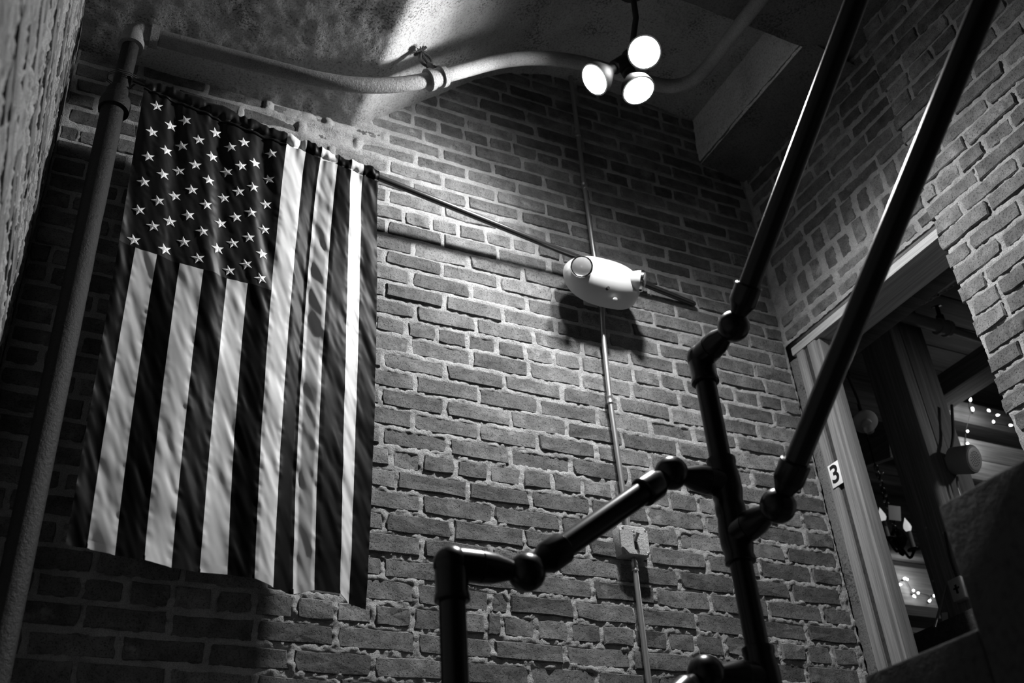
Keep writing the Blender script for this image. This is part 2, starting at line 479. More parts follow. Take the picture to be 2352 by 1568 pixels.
# recessed wall above the opening: stretchers, then two rows of bricks on end over the lintel
LINT_T, LINT_B = ZC + 2.235, ZC + 2.175
rr = [(zc, J, h) for zc, J, h in simple_rows(38, 52, 1.5, RIGHT_X, 0, 9)]
rb = rows_to_bricks(rr, 1.6, WALL_Y - .02)
for zc, hh in ((ZC + 2.555, .098), (ZC + 2.44, .098), ):
    q = 1.6 + random.uniform(0, .05)
    while q < WALL_Y - .07:
        wd = random.uniform(.054, .068); rb.append((q, q + wd, zc + random.gauss(0, .004), hh * random.uniform(.95, 1.1))); q += wd + random.uniform(.014, .030)
for zc in (ZC + 2.345, ZC + 2.275):
    q = 1.6 + random.uniform(0, .1)
    while q < WALL_Y - .12:
        wd = random.uniform(.10, .21); rb.append((q, min(q + wd, WALL_Y - .02), zc, .048)); q += wd + .016
def recess_bulge(S, Z): return .004 * np.clip(fbm(S / .12, Z / .09, 21, 3), 0, 1) + .0015 * np.exp(-((Z - ZC - 2.45) / .14) ** 2)
Wall('wall_recess', lambda s, h, z: (RIGHT_X - h, s, z), -math.pi / 2, 1.62, WALL_Y, LINT_T, ZC + 3.2, .0062, rb, 200, recess_bulge,
     lambda ex: ex.bx(RIGHT_X + .02, RIGHT_X + .30, 1.62, WALL_Y + .1, LINT_T + .01, ZC + 3.5), proud=.0045, seed=6)

# left wall, seen at a grazing angle right beside the camera
lr = [(zc, J, h) for zc, J, h in simple_rows(14, 46, -.2, WALL_Y, 4, 13)]
lb = rows_to_bricks(lr, -.2, WALL_Y - .01)
Wall('wall_left', lambda s, h, z: (LEFT_X + h - .006, s, z), math.pi / 2, .0, WALL_Y, ZC + .4, ZC + 2.8, .0085, lb, 300, None,
     lambda ex: ex.bx(LEFT_X - .3, LEFT_X - .03, -.4, WALL_Y + .05, 0, ZC + 3.5).bx(LEFT_X - .03, LEFT_X - .014, -.4, WALL_Y + .05, 0, ZC + .4), proud=.003, rough=1.2, amp=.9, seed=8)

# ------------------------------------------------------------------ ceiling: low beam, sloping haunch, coffer, right-hand beam
def strip(name, prof, y0, y1, res, material, amp, seed, extra=None):
    pr_ = []
    for (a, b) in zip(prof[:-1], prof[1:]):
        n = max(1, int(math.dist(a, b) / res))
        pr_ += [(a[0] + (b[0] - a[0]) * k / n, a[1] + (b[1] - a[1]) * k / n) for k in range(n)]
    pr_.append(prof[-1]); A = np.array(pr_)
    Y = np.linspace(y0, y1, int((y1 - y0) / res) + 1)
    t = np.gradient(A, axis=0); nrm = np.stack([t[:, 1], -t[:, 0]], -1); nrm /= np.linalg.norm(nrm, axis=1)[:, None] + 1e-9
    dist = np.concatenate([[0], np.cumsum(np.linalg.norm(np.diff(A, axis=0), axis=1))])
    LL, YY = np.meshgrid(dist, Y)
    h = amp * fbm(LL / .11, YY / .13, seed, 4) + amp * .5 * fbm(LL / .02, YY / .02, seed + 3, 2)
    P = np.stack([A[:, 0][None] + nrm[:, 0][None] * h, YY, ZC + A[:, 1][None] + nrm[:, 1][None] * h], -1)
    return tag(grid_mesh(name, P, material, extra), kind='structure')
ex = MB().bx(LEFT_X - .3, RIGHT_X + .3, -.6, WALL_Y + .3, ZC + 3.62, ZC + 3.75)
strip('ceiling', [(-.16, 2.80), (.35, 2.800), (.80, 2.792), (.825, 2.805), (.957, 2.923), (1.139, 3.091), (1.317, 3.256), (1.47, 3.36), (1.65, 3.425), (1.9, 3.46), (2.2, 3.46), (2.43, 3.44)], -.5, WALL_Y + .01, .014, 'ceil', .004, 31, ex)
strip('ceiling_beam', [(2.425, 3.45), (2.41, 3.19), (2.42, 3.17)], 1.93, WALL_Y + .01, .014, 'ceil_lit', .002, 41)
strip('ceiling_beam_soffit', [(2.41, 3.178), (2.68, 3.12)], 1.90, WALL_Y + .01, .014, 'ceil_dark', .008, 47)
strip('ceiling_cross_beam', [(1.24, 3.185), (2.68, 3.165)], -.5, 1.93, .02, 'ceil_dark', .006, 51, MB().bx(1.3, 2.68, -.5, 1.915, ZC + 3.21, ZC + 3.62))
floor = MB().bx(LEFT_X - .3, 7.2, -2.5, 5.6, -.12, 0).build('floor', 'floor', smooth=False); tag(floor, kind='structure')

# ------------------------------------------------------------------ spot lamp cluster
def cluster():
    hub = np.array([1.655, 2.05, ZC + 2.90])
    T = thing('spotlight_cluster', (1.64, 1.97, ZC + 3.16), 'three lit reflector spotlights on one dark stem under the ceiling', 'spotlight')
    sb = MB(); sb.tube([(1.645, 1.955, ZC + 3.172), (1.645, 1.965, ZC + 3.02), tuple(hub)], .011, 12); sb.lathe((1.645, 1.955, ZC + 3.178), (0, 0, -1), [(0, .055), (.018, .055), (.026, .02)], 24)
    sb.build('stem', 'lamp_body', T)
    MB().ball(hub, .035, 20, 12).build('hub', 'lamp_body', T)
    lamps = [((1480, 120), 3.66, (-.43, -.52, -.74), 90, 118), ((1467, 208), 3.66, (.10, -.20, -.97), 215, 164), ((1365, 183), 3.66, (-.72, .20, -.665), 130, 150)]
    for (p, t, d, en, ang) in lamps:
        C = Vector(onD(p[0], p[1], t)); D_ = Vector(d).normalized()
        b = MB().lathe(C - D_ * .115, D_, [(0, .017), (.03, .019), (.045, .03), (.085, .056), (.108, .0605), (.115, .0605), (.1155, .054)], 32)
        bulb = b.build('bulb', 'lamp_body', T)
        ln = MB().lathe(C - D_ * .006, D_, [(0, .055), (.006, .055), (.012, .045), (.015, .02), (.0155, .001)], 32)
        ln.build('lens', 'lens', bulb)
        tail = C - D_ * .11
        MB().lathe(tail - D_ * .06, D_, [(0, .02), (.005, .026), (.06, .026), (.065, .022)], 20).tube([tail - D_ * .055, (tail - D_ * .07 + Vector(hub)) / 2, Vector(hub)], .009, 10).build('lamp_holder', 'lamp_body', T)
        L = bpy.data.lights.new('spot_beam', 'SPOT'); L.energy = en; L.spot_size = math.radians(ang); L.spot_blend = 1.0; L.shadow_soft_size = .035
        lo = bpy.data.objects.new('spot_beam', L); COL.objects.link(lo)
        lo.location = C + D_ * .03; lo.rotation_euler = D_.to_track_quat('-Z', 'Y').to_euler()
cluster()

# ------------------------------------------------------------------ flag on its rod
def rod_y(X): return 2.4202 + .0960 * X
def rod_z(X): return ZC + 2.5042 - .0767 * X
rd = MB().tube([(.036, rod_y(.036), rod_z(.036)), (2.20, rod_y(2.20), rod_z(2.20)), (2.212, rod_y(2.212), rod_z(2.212)), (2.218, rod_y(2.218), rod_z(2.218))], [.0117, .0117, .010, .005], 20)
RODO = rd.build('flag_rod', 'rod'); ORG[RODO.name] = Vector((0, 0, 0))
tag(RODO, 'long dark metal rod carrying the flag, running into the brick wall', 'rod')
def on_flag(x, y):
    d = ray(x, y); t = 2.4202 / (d[1] - .0960 * d[0]); return d * t
TOPP = {0: (330, 205), 7: (655, 345), 8: (700, 352), 9: (735, 365), 10: (773, 378), 11: (804, 395), 12: (831, 402), 13: (868, 402)}
MIDP = [(272, 560), (310, 575), (360, 588), (412, 612), (466, 624), (521, 645), (568, 658), (623, 663), (670, 655), (706, 655), (748, 655), (798, 655), (828, 655), (868, 655)]
BOTP = [(150, 1250), (200, 1257), (263, 1277), (330, 1290), (393, 1305), (460, 1312), (523, 1318), (582, 1332), (625, 1352), (675, 1362), (722, 1355), (782, 1362), (803, 1383), (842, 1398)]
tx = {k: on_flag(*p)[0] for k, p in TOPP.items()}
TX = [tx[0] + (tx[7] - tx[0]) * k / 7 for k in range(7)] + [tx[k] for k in range(7, 14)]
MX = [on_flag(*p)[0] for p in MIDP]; BX = [on_flag(*p)[0] for p in BOTP]; BZ = [on_flag(*p)[2] for p in BOTP]
VM = .40
TZ = [rod_z(x) - ZC - .030 for x in TX]
DD = [.004, .002, .004, .000, .003, .0, .004, .012, .002, -.020, .012, .006, -.010, -.016]
def flag_pt(q, v, lift=0.0):
    """q: 0..13 across the stripes, v: 0 top .. 1 bottom (numpy arrays)"""
    q = np.asarray(q, float); v = np.asarray(v, float)
    k = np.arange(14)
    a, b, c = np.interp(q, k, TX), np.interp(q, k, MX), np.interp(q, k, BX)
    l0 = (v - VM) * (v - 1) / (VM); l1 = v * (v - 1) / (VM * (VM - 1)); l2 = v * (v - VM) / (1 - VM)
    X = a * l0 + b * l1 + c * l2
    tz = np.interp(q, k, TZ); Z = tz + (np.interp(q, k, BZ) - tz) * v
    # smooth base folds
    d = np.interp(q - .18, k, DD) * .5 + np.interp(q + .18, k, DD) * .5
    d = d * (.6 + .4 * v)
    can = np.clip((8.2 - q) / 1.5, 0, 1) * np.clip(1 - v / .62, 0, 1)
    d = d + can * (.0075 * np.sin(2 * np.pi * (q * .46 - v * 1.9 + .1)) + .0035 * np.sin(2 * np.pi * (q * .93 - v * 2.6 + .3)))
    low = np.clip((v - .25) / .4, 0, 1)
    d = d + low * .0075 * np.sin(2 * np.pi * (q * .21 + .22 + v * .35)) 
    p = (X * .93 + Z * .37); al = (-X * .37 + Z * .93)
    d = d + .0022 * vnoise(p / .021, al / .10, 3) + .0034 * vnoise(p / .050, al / .20, 7) + .0009 * vnoise(p / .011, al / .05, 9)
    sm = np.abs(q - np.round(q))                                     # puckers along the sewn seams
    d = d + .0012 * np.exp(-(sm / .16) ** 2) * vnoise(X / .05, (Z + .5 * X) / .012, 5)
    top = np.exp(-v / .03)
    d = d * (1 - .5 * top) + top * .004 * vnoise(X / .016, v * 12, 14) + .012 * top
    Y = rod_y(X) - d - lift
    return np.stack([X, Y, Z + ZC], -1)
FL = thing('flag', (.45, rod_y(.45), rod_z(.45)), 'stars and stripes flag hanging vertically from the dark rod', 'flag')
def flag_patch(name, q0, q1, v0, v1, nq, nv, material, parent, lift=0.0, label=None):
    Q, V = np.meshgrid(np.linspace(q0, q1, nq), np.linspace(v0, v1, nv))
    o = grid_mesh(name, flag_pt(Q, V, lift), material, parent=parent)
    if label: o['label'] = label
    return o
def sleeve(q0, q1, material):
    n = max(4, int((q1 - q0) * 16)); m_ = 22
    Q, A = np.meshgrid(np.linspace(q0, q1, n), np.linspace(0, 1, m_))
    X = np.interp(Q, np.arange(14), TX)
    ang = math.pi * (-.48 + 1.70 * A)                       # from the front, over the rod, down the back
    r = .0190 + .0055 * (vnoise(X / .012, A * 3, 17) + .6 * vnoise(X / .03, A * 2, 19)) + .002
    y = rod_y(X) - r * np.cos(ang); z = rod_z(X) + r * np.sin(ang) * 1.15
    f0 = flag_pt(Q[0], np.zeros(n))
    y[0] = f0[:, 1]; z[0] = f0[:, 2]
    return grid_mesh('pole_sleeve', np.stack([X, y, z], -1), material, parent=FL)
canton = flag_patch('canton', 0, 7, 0, VM, 120, 110, 'canton_cloth', FL, label='dark star field of the flag')
for k in range(13):
    white = k % 2 == 1
    nm = 'white_stripe' if white else 'dark_stripe'
    flag_patch(nm, k, k + 1, VM if k < 7 else 0, 1, 18, 150 if k < 7 else 240, 'white_cloth' if white else 'dark_cloth', FL)
    if white:
        flag_patch('bottom_hem', k + .02, k + .98, .986, 1.0, 16, 4, 'white_cloth', FL, .0025)
sleeve(0, 7, 'canton_cloth')
qq = np.linspace(0, 7, 90); sp = flag_pt(qq, np.full(90, .004), .002)
MB().tube([tuple(p) for p in sp], .0028, 6).build('sleeve_seam', 'canton_cloth', FL)
for k in range(7, 13): sleeve(k, k + 1, 'white_cloth' if k % 2 else 'dark_cloth')
def tri_q(X, Z):          # flag coordinates of a point on the flag's plane
    v = (2.45 - Z) / 1.5
    for _ in range(4):
        k = np.arange(14)
        l0 = (v - VM) * (v - 1) / VM; l1 = v * (v - 1) / (VM * (VM - 1)); l2 = v * (v - VM) / (1 - VM)
        xs = np.array(TX) * l0 + np.array(MX) * l1 + np.array(BX) * l2
        q = float(np.interp(X, xs, k)); tz = float(np.interp(q, k, TZ)); v = (tz - Z) / (tz - float(np.interp(q, k, BZ)))
    return q, v
STARS = [(938, 650), (1025, 755), (912, 800), (1110, 732), (1192, 845), (1295, 797), (1000, 903), (1092, 875), (890, 945), (1382, 890), (1462, 865), (1625, 932), (1275, 940), (1172, 992), (1530, 985), (1075, 1020), (978, 1053), (1445, 1005), (1362, 1030), (1252, 1087), (862, 1095), (1612, 1078), (1515, 1133), (1432, 1152), (1345, 1182), (1150, 1143), (1050, 1175), (948, 1212), (1235, 1237), (833, 1262), (1595, 1230), (1503, 1285), (1415, 1305), (1327, 1335), (1130, 1297), (1020, 1330), (918, 1362), (1212, 1397), (803, 1440), (1583, 1383), (1490, 1433), (1397, 1460), (1307, 1493), (1103, 1453), (990, 1497), (1187, 1555), (1570, 1532), (1375, 1622), (1475, 1592), (1560, 1682)]
for (zx, zy) in STARS:
    P = on_flag(zx / 2.6133, zy / 2.6133); q, v = tri_q(P[0], P[2])
    ang = math.pi + random.uniform(-.12, .12); R_ = .0205
    mb = MB(); ring = []
    for k in range(10):
        a = ang + math.pi * k / 5; r = R_ if k % 2 == 0 else R_ * .40
        ring.append((P[0] + r * math.cos(a), P[2] + r * math.sin(a)))
    qs = [tri_q(*p) for p in ring]
    pts = flag_pt([p[0] for p in qs], [p[1] for p in qs], .0012); c = flag_pt([q], [v], .0032)
    mb.v = [tuple(p) for p in pts] + [tuple(c[0])]
    mb.f = [(k, (k + 1) % 10, 10) for k in range(10)]
    mb.build('star', 'star', canton, smooth=False)

# ------------------------------------------------------------------ pipe handrail
def handrail():
    Y = 1.63; A = (.701, Y); B = (1.357, Y); r = .0242; c = .0305
    T = thing('pipe_handrail', (B[0], Y, ZC + .257), 'black pipe handrail with ball joint fittings rising along both stair flights', 'handrail')
    V3 = lambda x, y, z: Vector((x, y, ZC + z))
    K1 = Vector(onY(1209.5, 1314, Y)); K2 = Vector(onY(1542, 1086, Y)); K5 = Vector(onY(1622, 1547, Y))
    K3 = Vector(onX(1685, 749, B[0])); K4 = Vector(onX(1787, 1161, B[0]))
    E3 = Vector(onX(1970, -8, B[0])); E4 = Vector(onX(2267, -5, B[0]))
    d12 = (K2 - K1).normalized(); d3 = (E3 - K3).normalized(); d4 = (E4 - K4).normalized()
    zA = K1.z; zB = K3.z - .004
    def post(p, z0, z1): MB().tube([(p[0], p[1], z0), (p[0], p[1], z1)], r, 24).build('post', 'black_metal', T)
    post(A, ZC - .334, zA); post(B, ZC + .257, zB)
    def socket(K, d):      # rail-side half of a swivel: cone widening into a collar
        MB().lathe(K, d, [(.015, .017), (.034, .020), (.052, .029), (.058, .0315), (.098, .0315), (.101, .0285)], 24).build('rail_socket', 'black_metal', T)
    def ball(K): MB().ball(K, .0365, 28, 18).build('ball_joint', 'black_metal', T)
    def arm(P, K):
        L = (K - P).length
        return [(.0, c), (L * .36, c), (L * .37, c - .002), (L * .38, c), (L * .55, c * .93), (L - .03, .018), (L - .01, .016)]
    def elbow(p, z, K):
        P = Vector((p[0], p[1], z)); mb = MB()
        mb.lathe((p[0], p[1], z - .072), (0, 0, 1), [(0, c - .002), (.003, c + .002), (.012, c + .002), (.016, c), (.07, c)], 24)
        mb.ball(P, c + .0025, 24, 16); mb.lathe(P, K - P, arm(P, K), 24); mb.build('elbow', 'black_metal', T)
    def tee(p, z, K):
        P = Vector((p[0], p[1], z)); mb = MB()
        mb.lathe((p[0], p[1], z - .062), (0, 0, 1), [(0, c - .002), (.002, c + .002), (.012, c + .002), (.018, c), (.045, c + .004), (.075, c + .004), (.106, c), (.112, c + .002), (.122, c + .002), (.124, c - .002)], 24)
        mb.ball(P, c + .004, 20, 12); mb.lathe(P, K - P, arm(P, K), 24); mb.build('tee', 'black_metal', T)
    elbow(A, zA, K1); elbow(B, zB, K3)
    tee(B, K2.z - .006, K2); tee(B, K4.z - .004, K4); tee(B, K5.z, K5)
    for K in (K1, K2, K3, K4, K5): ball(K)
    socket(K1, d12); socket(K2, -d12); socket(K3, d3); socket(K4, d4); socket(K5, -d12)
    def rail(a, b): MB().tube([a, b], r, 24).build('rail', 'black_metal', T)
    rail(K1 + d12 * .06, K2 - d12 * .06); rail(K5 - d12 * .06, K5 - d12 * .75)
    rail(K3 + d3 * .06, K3 + d3 * 1.9); rail(K4 + d4 * .06, K4 + d4 * 1.9)
handrail()

# ------------------------------------------------------------------ stairs
def stairs():
    T = thing('stair_flight', (1.335, 1.59, ZC), 'dark stained concrete stair flight with stepped side under the pipe rails', 'staircase')
    for k in range(-1, 8):
        y1 = 1.345 - .2535 * k; z = ZC + .463 + .2035 * k
        MB().bx(1.335, PIER_X - .035, y1 - .2545, y1, z - .44, z, .006).build('step', 'stair', T, angle=30)
    T = thing('stair_landing', (1.335, 1.60, 0), 'dark concrete landing at the turn of the stairs', 'landing')
    MB().bx(1.335, PIER_X - .035, 1.60, WALL_Y - .03, ZC - .05, ZC + .257, .006).build('landing_slab', 'stair', T)
    MB().bx(1.36, PIER_X - .04, 1.62, WALL_Y - .05, 0, ZC - .05).build('landing_wall', 'stair', T)
    T = thing('lower_stair_flight', (.66, 1.60, 0), 'dark concrete stairs climbing along the brick wall', 'staircase')
    for k in range(5):
        x1 = 1.335 - .27 * k; z = ZC + .06 - .197 * k
        MB().bx(x1 - .27, x1 - .0005, 1.60, WALL_Y - .03, 0, z, .006).build('step', 'stair', T)
stairs()

# ------------------------------------------------------------------ sprinkler pipe
def sprinkler():
    PY = 2.44; X0 = -.003; g = lambda x, z: Vector((x, PY, ZC + z))
    T = thing('sprinkler_pipe', (X0, PY, ZC - .728), 'painted sprinkler pipe rising beside the flag and bending along the ceiling', 'pipe')
    zt = 2.728
    zc = 2.398
    MB().tube([(X0, PY, ZC - .728), g(X0, zc)], .0336, 28).build('riser', 'pipe_shaded', T)
    MB().tube([g(X0 + .008, zc), g(X0 + .014, zt - .03)], .0256, 24).build('upper_riser', 'pipe_shaded', T)
    MB().lathe(g(X0 + .003, zc - .035), (.02, 0, 1), [(0, .0337), (.001, .044), (.030, .0455), (.046, .043), (.060, .035), (.085, .034), (.092, .031), (.093, .0256)], 32).build('reducing_coupling', 'pipe_shaded', T)
    e = MB(); E0 = X0 + .014
    e.tube(fillet([g(E0, zt - .072), g(E0, zt), g(E0 + .07, zt + .004)], .066, 10), .0335, 28)
    e.lathe(g(E0 + .048, zt + .003), (1, 0, .04), [(0, .0335), (.001, .0385), (.026, .0385), (.027, .026)], 28)
    e.lathe(g(E0, zt - .05), (0, 0, -1), [(0, .0335), (.001, .0385), (.024, .0385), (.025, .026)], 28)
    e.build('elbow', 'pipe', T)
    b1 = Vector(onY(*px((.735, 2.2, ZC + 2.489))[:2], 2.33)); b2 = Vector(onY(*px((1.362, 2.2, ZC + 2.978))[:2], 2.235))
    path = [g(E0 + .06, zt + .003), b1, b2, Vector((2.02, 2.20, b2.z - .01)), Vector((2.02, 1.90, ZC + 3.02)), Vector((2.02, 1.0, ZC + 3.02))]
    P = fillet(path, .26, 16)
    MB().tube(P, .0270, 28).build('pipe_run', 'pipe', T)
    # tee with the sprinkler head on the rising part
    C = Vector(onY(1003, 182, 2.30)); d = (path[2] - path[1]).normalized(); C = path[1] + d * (C - path[1]).dot(d)
    MB().lathe(C - d * .038, d, [(0, .027), (.001, .0395), (.018, .0395), (.019, .033), (.052, .033), (.053, .0395), (.071, .0395), (.072, .027)], 32).build('tee_fitting', 'pipe', T)
    up = Vector((-.61, -.10, .79)).normalized(); up = (up - d * up.dot(d)).normalized()
    hd = MB().lathe(C + up * .028, up, [(0, .019), (.012, .019), (.014, .014), (.03, .013), (.032, .010)], 16)
    H = hd.build('sprinkler_head', 'brass', T)
    mb = MB()
    for q in (-1, 1):
        mb.tube(fillet([C + up * .05 + d * .005 * q, C + up * .066 + d * .021 * q, C + up * .088 + d * .019 * q, C + up * .108 + d * .002 * q], .02, 5), .0056, 8)
    mb.tube([C + up * .055, C + up * .105], .0055, 8)
    mb.build('head_frame', 'brass', H)
    df = MB().lathe(C + up * .112, up, [(0, .006), (.001, .020), (.004, .020), (.005, .004)], 20)
    a = up.orthogonal().normalized(); b = up.cross(a)
    for k in range(14):
        q = 2 * math.pi * k / 14; dr = a * math.cos(q) + b * math.sin(q)
        df.tube([C + up * .1135 + dr * .014, C + up * .1165 + dr * .027], .0028, 6)
    df.build('deflector', 'brass', H)
    # wire that ties the rod's end to the riser
    y = rod_y(.045); w0 = MB(); rz = rod_z(.045)
    for dz in (-.004, .004):
        w0.tube([(.045, y - .013, rz + dz), (.022, PY - .036, rz + dz), (-.010, PY - .0375, rz + dz), (-.036, PY - .012, rz + dz), (-.036, PY + .014, rz + dz), (.0, PY + .037, rz + dz), (.034, PY + .022, rz + dz), (.045, y + .013, rz + dz)], .0016, 6)
    w0.build('wire_tie', 'cable', RODO)
sprinkler()

# ------------------------------------------------------------------ conduit, emergency light and switch on the back wall
def conduit():
    Y = WALL_Y - .028; g = lambda x, z, dy=0: (x, Y + dy, ZC + z)
    T = thing('electrical_conduit', (1.75, Y, ZC + .2), 'thin galvanised conduit running down the brick wall through the switch box', 'conduit')
    def seg(pts): MB().tube(fillet([g(*p) for p in pts], .05, 5), .0095, 16).build('conduit_tube', 'galv', T)
    seg([(1.771, 3.45), (1.769, 3.10), (1.765, 2.83), (1.766, 2.41, .0)])
    seg([(1.768, 2.20), (1.758, 2.08), (1.749, 1.79), (1.753, 1.32)])
    seg([(1.758, 1.215), (1.752, .83), (1.748, .262)])
    for x, z in ((1.767, 3.09), (1.7655, 2.80), (1.7485, 1.80), (1.757, 1.19), (1.7665, 2.215)):
        MB().lathe(g(x, z - .016), (0, 0, 1), [(0, .0095), (.001, .0122), (.007, .0126), (.009, .0114), (.023, .0114), (.025, .0126), (.031, .0122), (.032, .0095)], 20).build('coupling', 'galv', T)
conduit()
def emergency_light():
    yb = 2.560                                    # stands off the wall on a small box so that the flag rod passes behind it
    L_ = onY(1306, 650, yb - .03)[0]; R_ = onY(1474, 680, yb - .03)[0]
    top = onY(1420, 600, yb - .03)[2]; bot = onY(1405, 697, yb - .03)[2]
    cx, hw = (L_ + R_) / 2, (R_ - L_) / 2; cz, hz = (top + bot) / 2, (top - bot) / 2
    T = thing('emergency_light', (cx, yb, bot), 'white oval emergency light with two swivel lamp heads on the brick wall', 'emergency light')
    mb = MB(); nx, ns = 44, 22
    zr = .012                                     # soft ridge: lit upper face, shaded lower face
    def P(i, j, back=False):
        u = -math.cos(math.pi * i / (nx - 1)); x = hw * u
        e = hz * (1 - abs(u) ** 2.6) ** (1 / 2.2) + 1e-4; sft = zr * (1 - abs(u) ** 3)
        v = -math.cos(math.pi * j / (ns - 1)); z = e * v
        hm = .020 + .072 * (1 - abs(u) ** 3.4) ** .55
        if z >= sft: r_ = (z - sft) / max(e - sft, 1e-4); h = hm * (1 - r_ ** 1.6) ** .62
        else: r_ = (sft - z) / max(e + sft, 1e-4); h = hm * (1 - .30 * r_ - .70 * r_ ** 4.5)
        return (cx + x, yb - (0 if back else max(h, .0)), cz + z)
    Pm = np.array([[P(i, j) for i in range(nx)] for j in range(ns)])
    bk = MB(); ring = [P(i, 0, True) for i in range(nx)] + [P(i, ns - 1, True) for i in range(nx - 1, -1, -1)]
    bk.v = ring; bk.f = [tuple(range(len(ring)))]
    body = grid_mesh('housing', Pm, 'white_plastic', bk, parent=T)
    MB().bx(cx - .030, cx + .030, yb - .002, WALL_Y - .004, cz - .045, rod_z(cx) - .022, .004).build('back_box', 'white_plastic', T)
    Q = Vector(onY(1397, 660, yb - .078)); MB().lathe(Q + Vector((0, .010, 0)), (0, -1, -.25), [(0, .0058), (.0125, .0058)], 16).build('test_button', 'black', body)
    Q = Vector(onY(1416, 683, yb - .055)); MB().lathe(Q + Vector((0, .014, 0)), (0, -1, -.7), [(0, .008), (.008, .008), (.009, .006)], 16).build('indicator', 'white_plastic', body)
    for (p, y, ax) in (((1336, 613), yb - .085, (-.45, -.72, -.42)), ((1466, 646), yb - .074, (.84, -.46, -.22))):
        C = Vector(onY(p[0], p[1], y)); D_ = Vector(ax).normalized()
        if ax[0] > 0: C = C + Vector((.008, -.006, 0))
        h = MB().lathe(C - D_ * .050, D_, [(0, .014), (.005, .024), (.016, .032), (.034, .0375), (.046, .0385), (.050, .037)], 36)
        hd = h.build('lamp_head', 'white_plastic', T)
        h.f = []
        r_ = MB().lathe(C - D_ * .003, D_, [(0, .0385), (.001, .0405), (.010, .0405), (.0125, .038), (.0125, .0345), (.004, .0335)], 40)
        r_.f = r_.f[:-2]; r_.build('rim', 'chrome', hd)
        rf = MB(); prof = [(.0005, .004), (.001, .012), (.003, .022), (.006, .030), (.009, .0345)]
        rf.lathe(C, D_, prof, 32); rf.f = rf.f[:-1]; rf.build('reflector', 'reflector', hd)
        MB().tube([C + D_ * .003, C + D_ * .011], .0035, 10).build('bulb', 'glass', hd)
        MB().lathe(C + D_ * .010, D_, [(0, .0345), (.002, .0335), (.006, .026), (.008, .014), (.0085, .002)], 32).build('lens', 'glass', hd)
emergency_light()
def switch_box():
    x0, x1, z0, z1 = 1.703, 1.808, ZC + 1.220, ZC + 1.318; cx, cz = (x0 + x1) / 2, (z0 + z1) / 2
    T = thing('switch_box', (cx, WALL_Y, z0), 'square galvanised switch box with worn cover and toggle lever', 'light switch')
    MB().bx(x0 + .002, x1 - .002, 2.603, WALL_Y - .002, z0 + .001, z1 - .001, .004).build('box', 'galv_box', T)
    # cover with two clipped corners
    def poly(k):
        a, b, c, d = x0 - k, x1 + k, z0 - k, z1 + k; r = .012
        return [(a + .022, c), (b - r, c), (b, c + r), (b, d - r), (b - r, d), (a + r, d), (a, d - r * 1.4), (a, c + .020), (a + .008, c + .014)]
    mb = MB(); A = poly(0); B_ = poly(-.003); n = len(A)
    mb.v = [(x, 2.603, z) for x, z in A] + [(x, 2.598, z) for x, z in A] + [(x, 2.5955, z) for x, z in B_]
    for k in (0, 1):
        for j in range(n): mb.f.append((k * n + j, k * n + (j + 1) % n, (k + 1) * n + (j + 1) % n, (k + 1) * n + j))
    mb.f.append(tuple(range(n))); mb.f.append(tuple(2 * n + j for j in range(n)))
    cov = mb.build('cover', 'galv_box', T, angle=20)
    MB().bx(cx - .006, cx + .006, 2.5945, 2.597, cz - .030, cz + .020, .001).build('toggle_slot', 'black', cov)
    MB().tube([(cx, 2.597, cz - .002), (cx + .001, 2.588, cz + .008), (cx + .002, 2.576, cz + .020)], [.0065, .0055, .0062], 8).build('toggle', 'galv', T)
    for (x, z) in ((x0 + .011, z1 - .010), (x1 - .010, z1 - .011), (x1 - .009, z0 + .010), (cx - .002, z1 - .018)):
        MB().lathe((x, 2.597, z), (0, -1, 0), [(0, .0042), (.0015, .0042), (.0028, .003)], 12).build('screw', 'galv', cov)
switch_box()

# ------------------------------------------------------------------ opening in the right wall: lintel, timber frame, number plate
def opening():
    D1 = MB(); D1.bx(RIGHT_X - .004, RIGHT_X + .165, 1.62, WALL_Y - .03, LINT_B, LINT_T - .022, .004)
    o = tag(D1.build('trim_1', 'lintel_wood'), kind='structure')
    MB().bx(RIGHT_X + .167, RIGHT_X + .27, 1.62, WALL_Y + .1, LINT_B + .02, LINT_T + .01, .004).build('inner_lintel', 'dark_x', o)
    # door_1: the timber jamb, several boards deep
    T = bpy.data.objects.new('door_1', None); COL.objects.link(T); T.location = (RIGHT_X, 2.5, 0); ORG[T.name] = Vector(T.location); T['kind'] = 'structure'
    z0, z1 = 0.0, LINT_B - .002
    MB().bx(RIGHT_X + .012, RIGHT_X + .07, 2.600, WALL_Y + .02, z0, z1, .003).build('jamb_edge', 'ceil_dark', T)
    MB().bx(RIGHT_X - .004, RIGHT_X + .07, 2.557, 2.598, z0, z1, .003).build('jamb_board', 'frame_wood', T)
    MB().bx(RIGHT_X + .006, RIGHT_X + .07, 2.532, 2.5565, z0, z1, .001).build('jamb_groove', 'stair', T)
    MB().bx(RIGHT_X - .004, RIGHT_X + .06, 2.484, 2.5315, z0, z1, .004).build('jamb_board', 'frame_wood', T)
    MB().bx(RIGHT_X + .008, RIGHT_X + .068, 2.470, 2.4835, z0, z1, .003).build('jamb_stop', 'frame_wood', T)
opening()
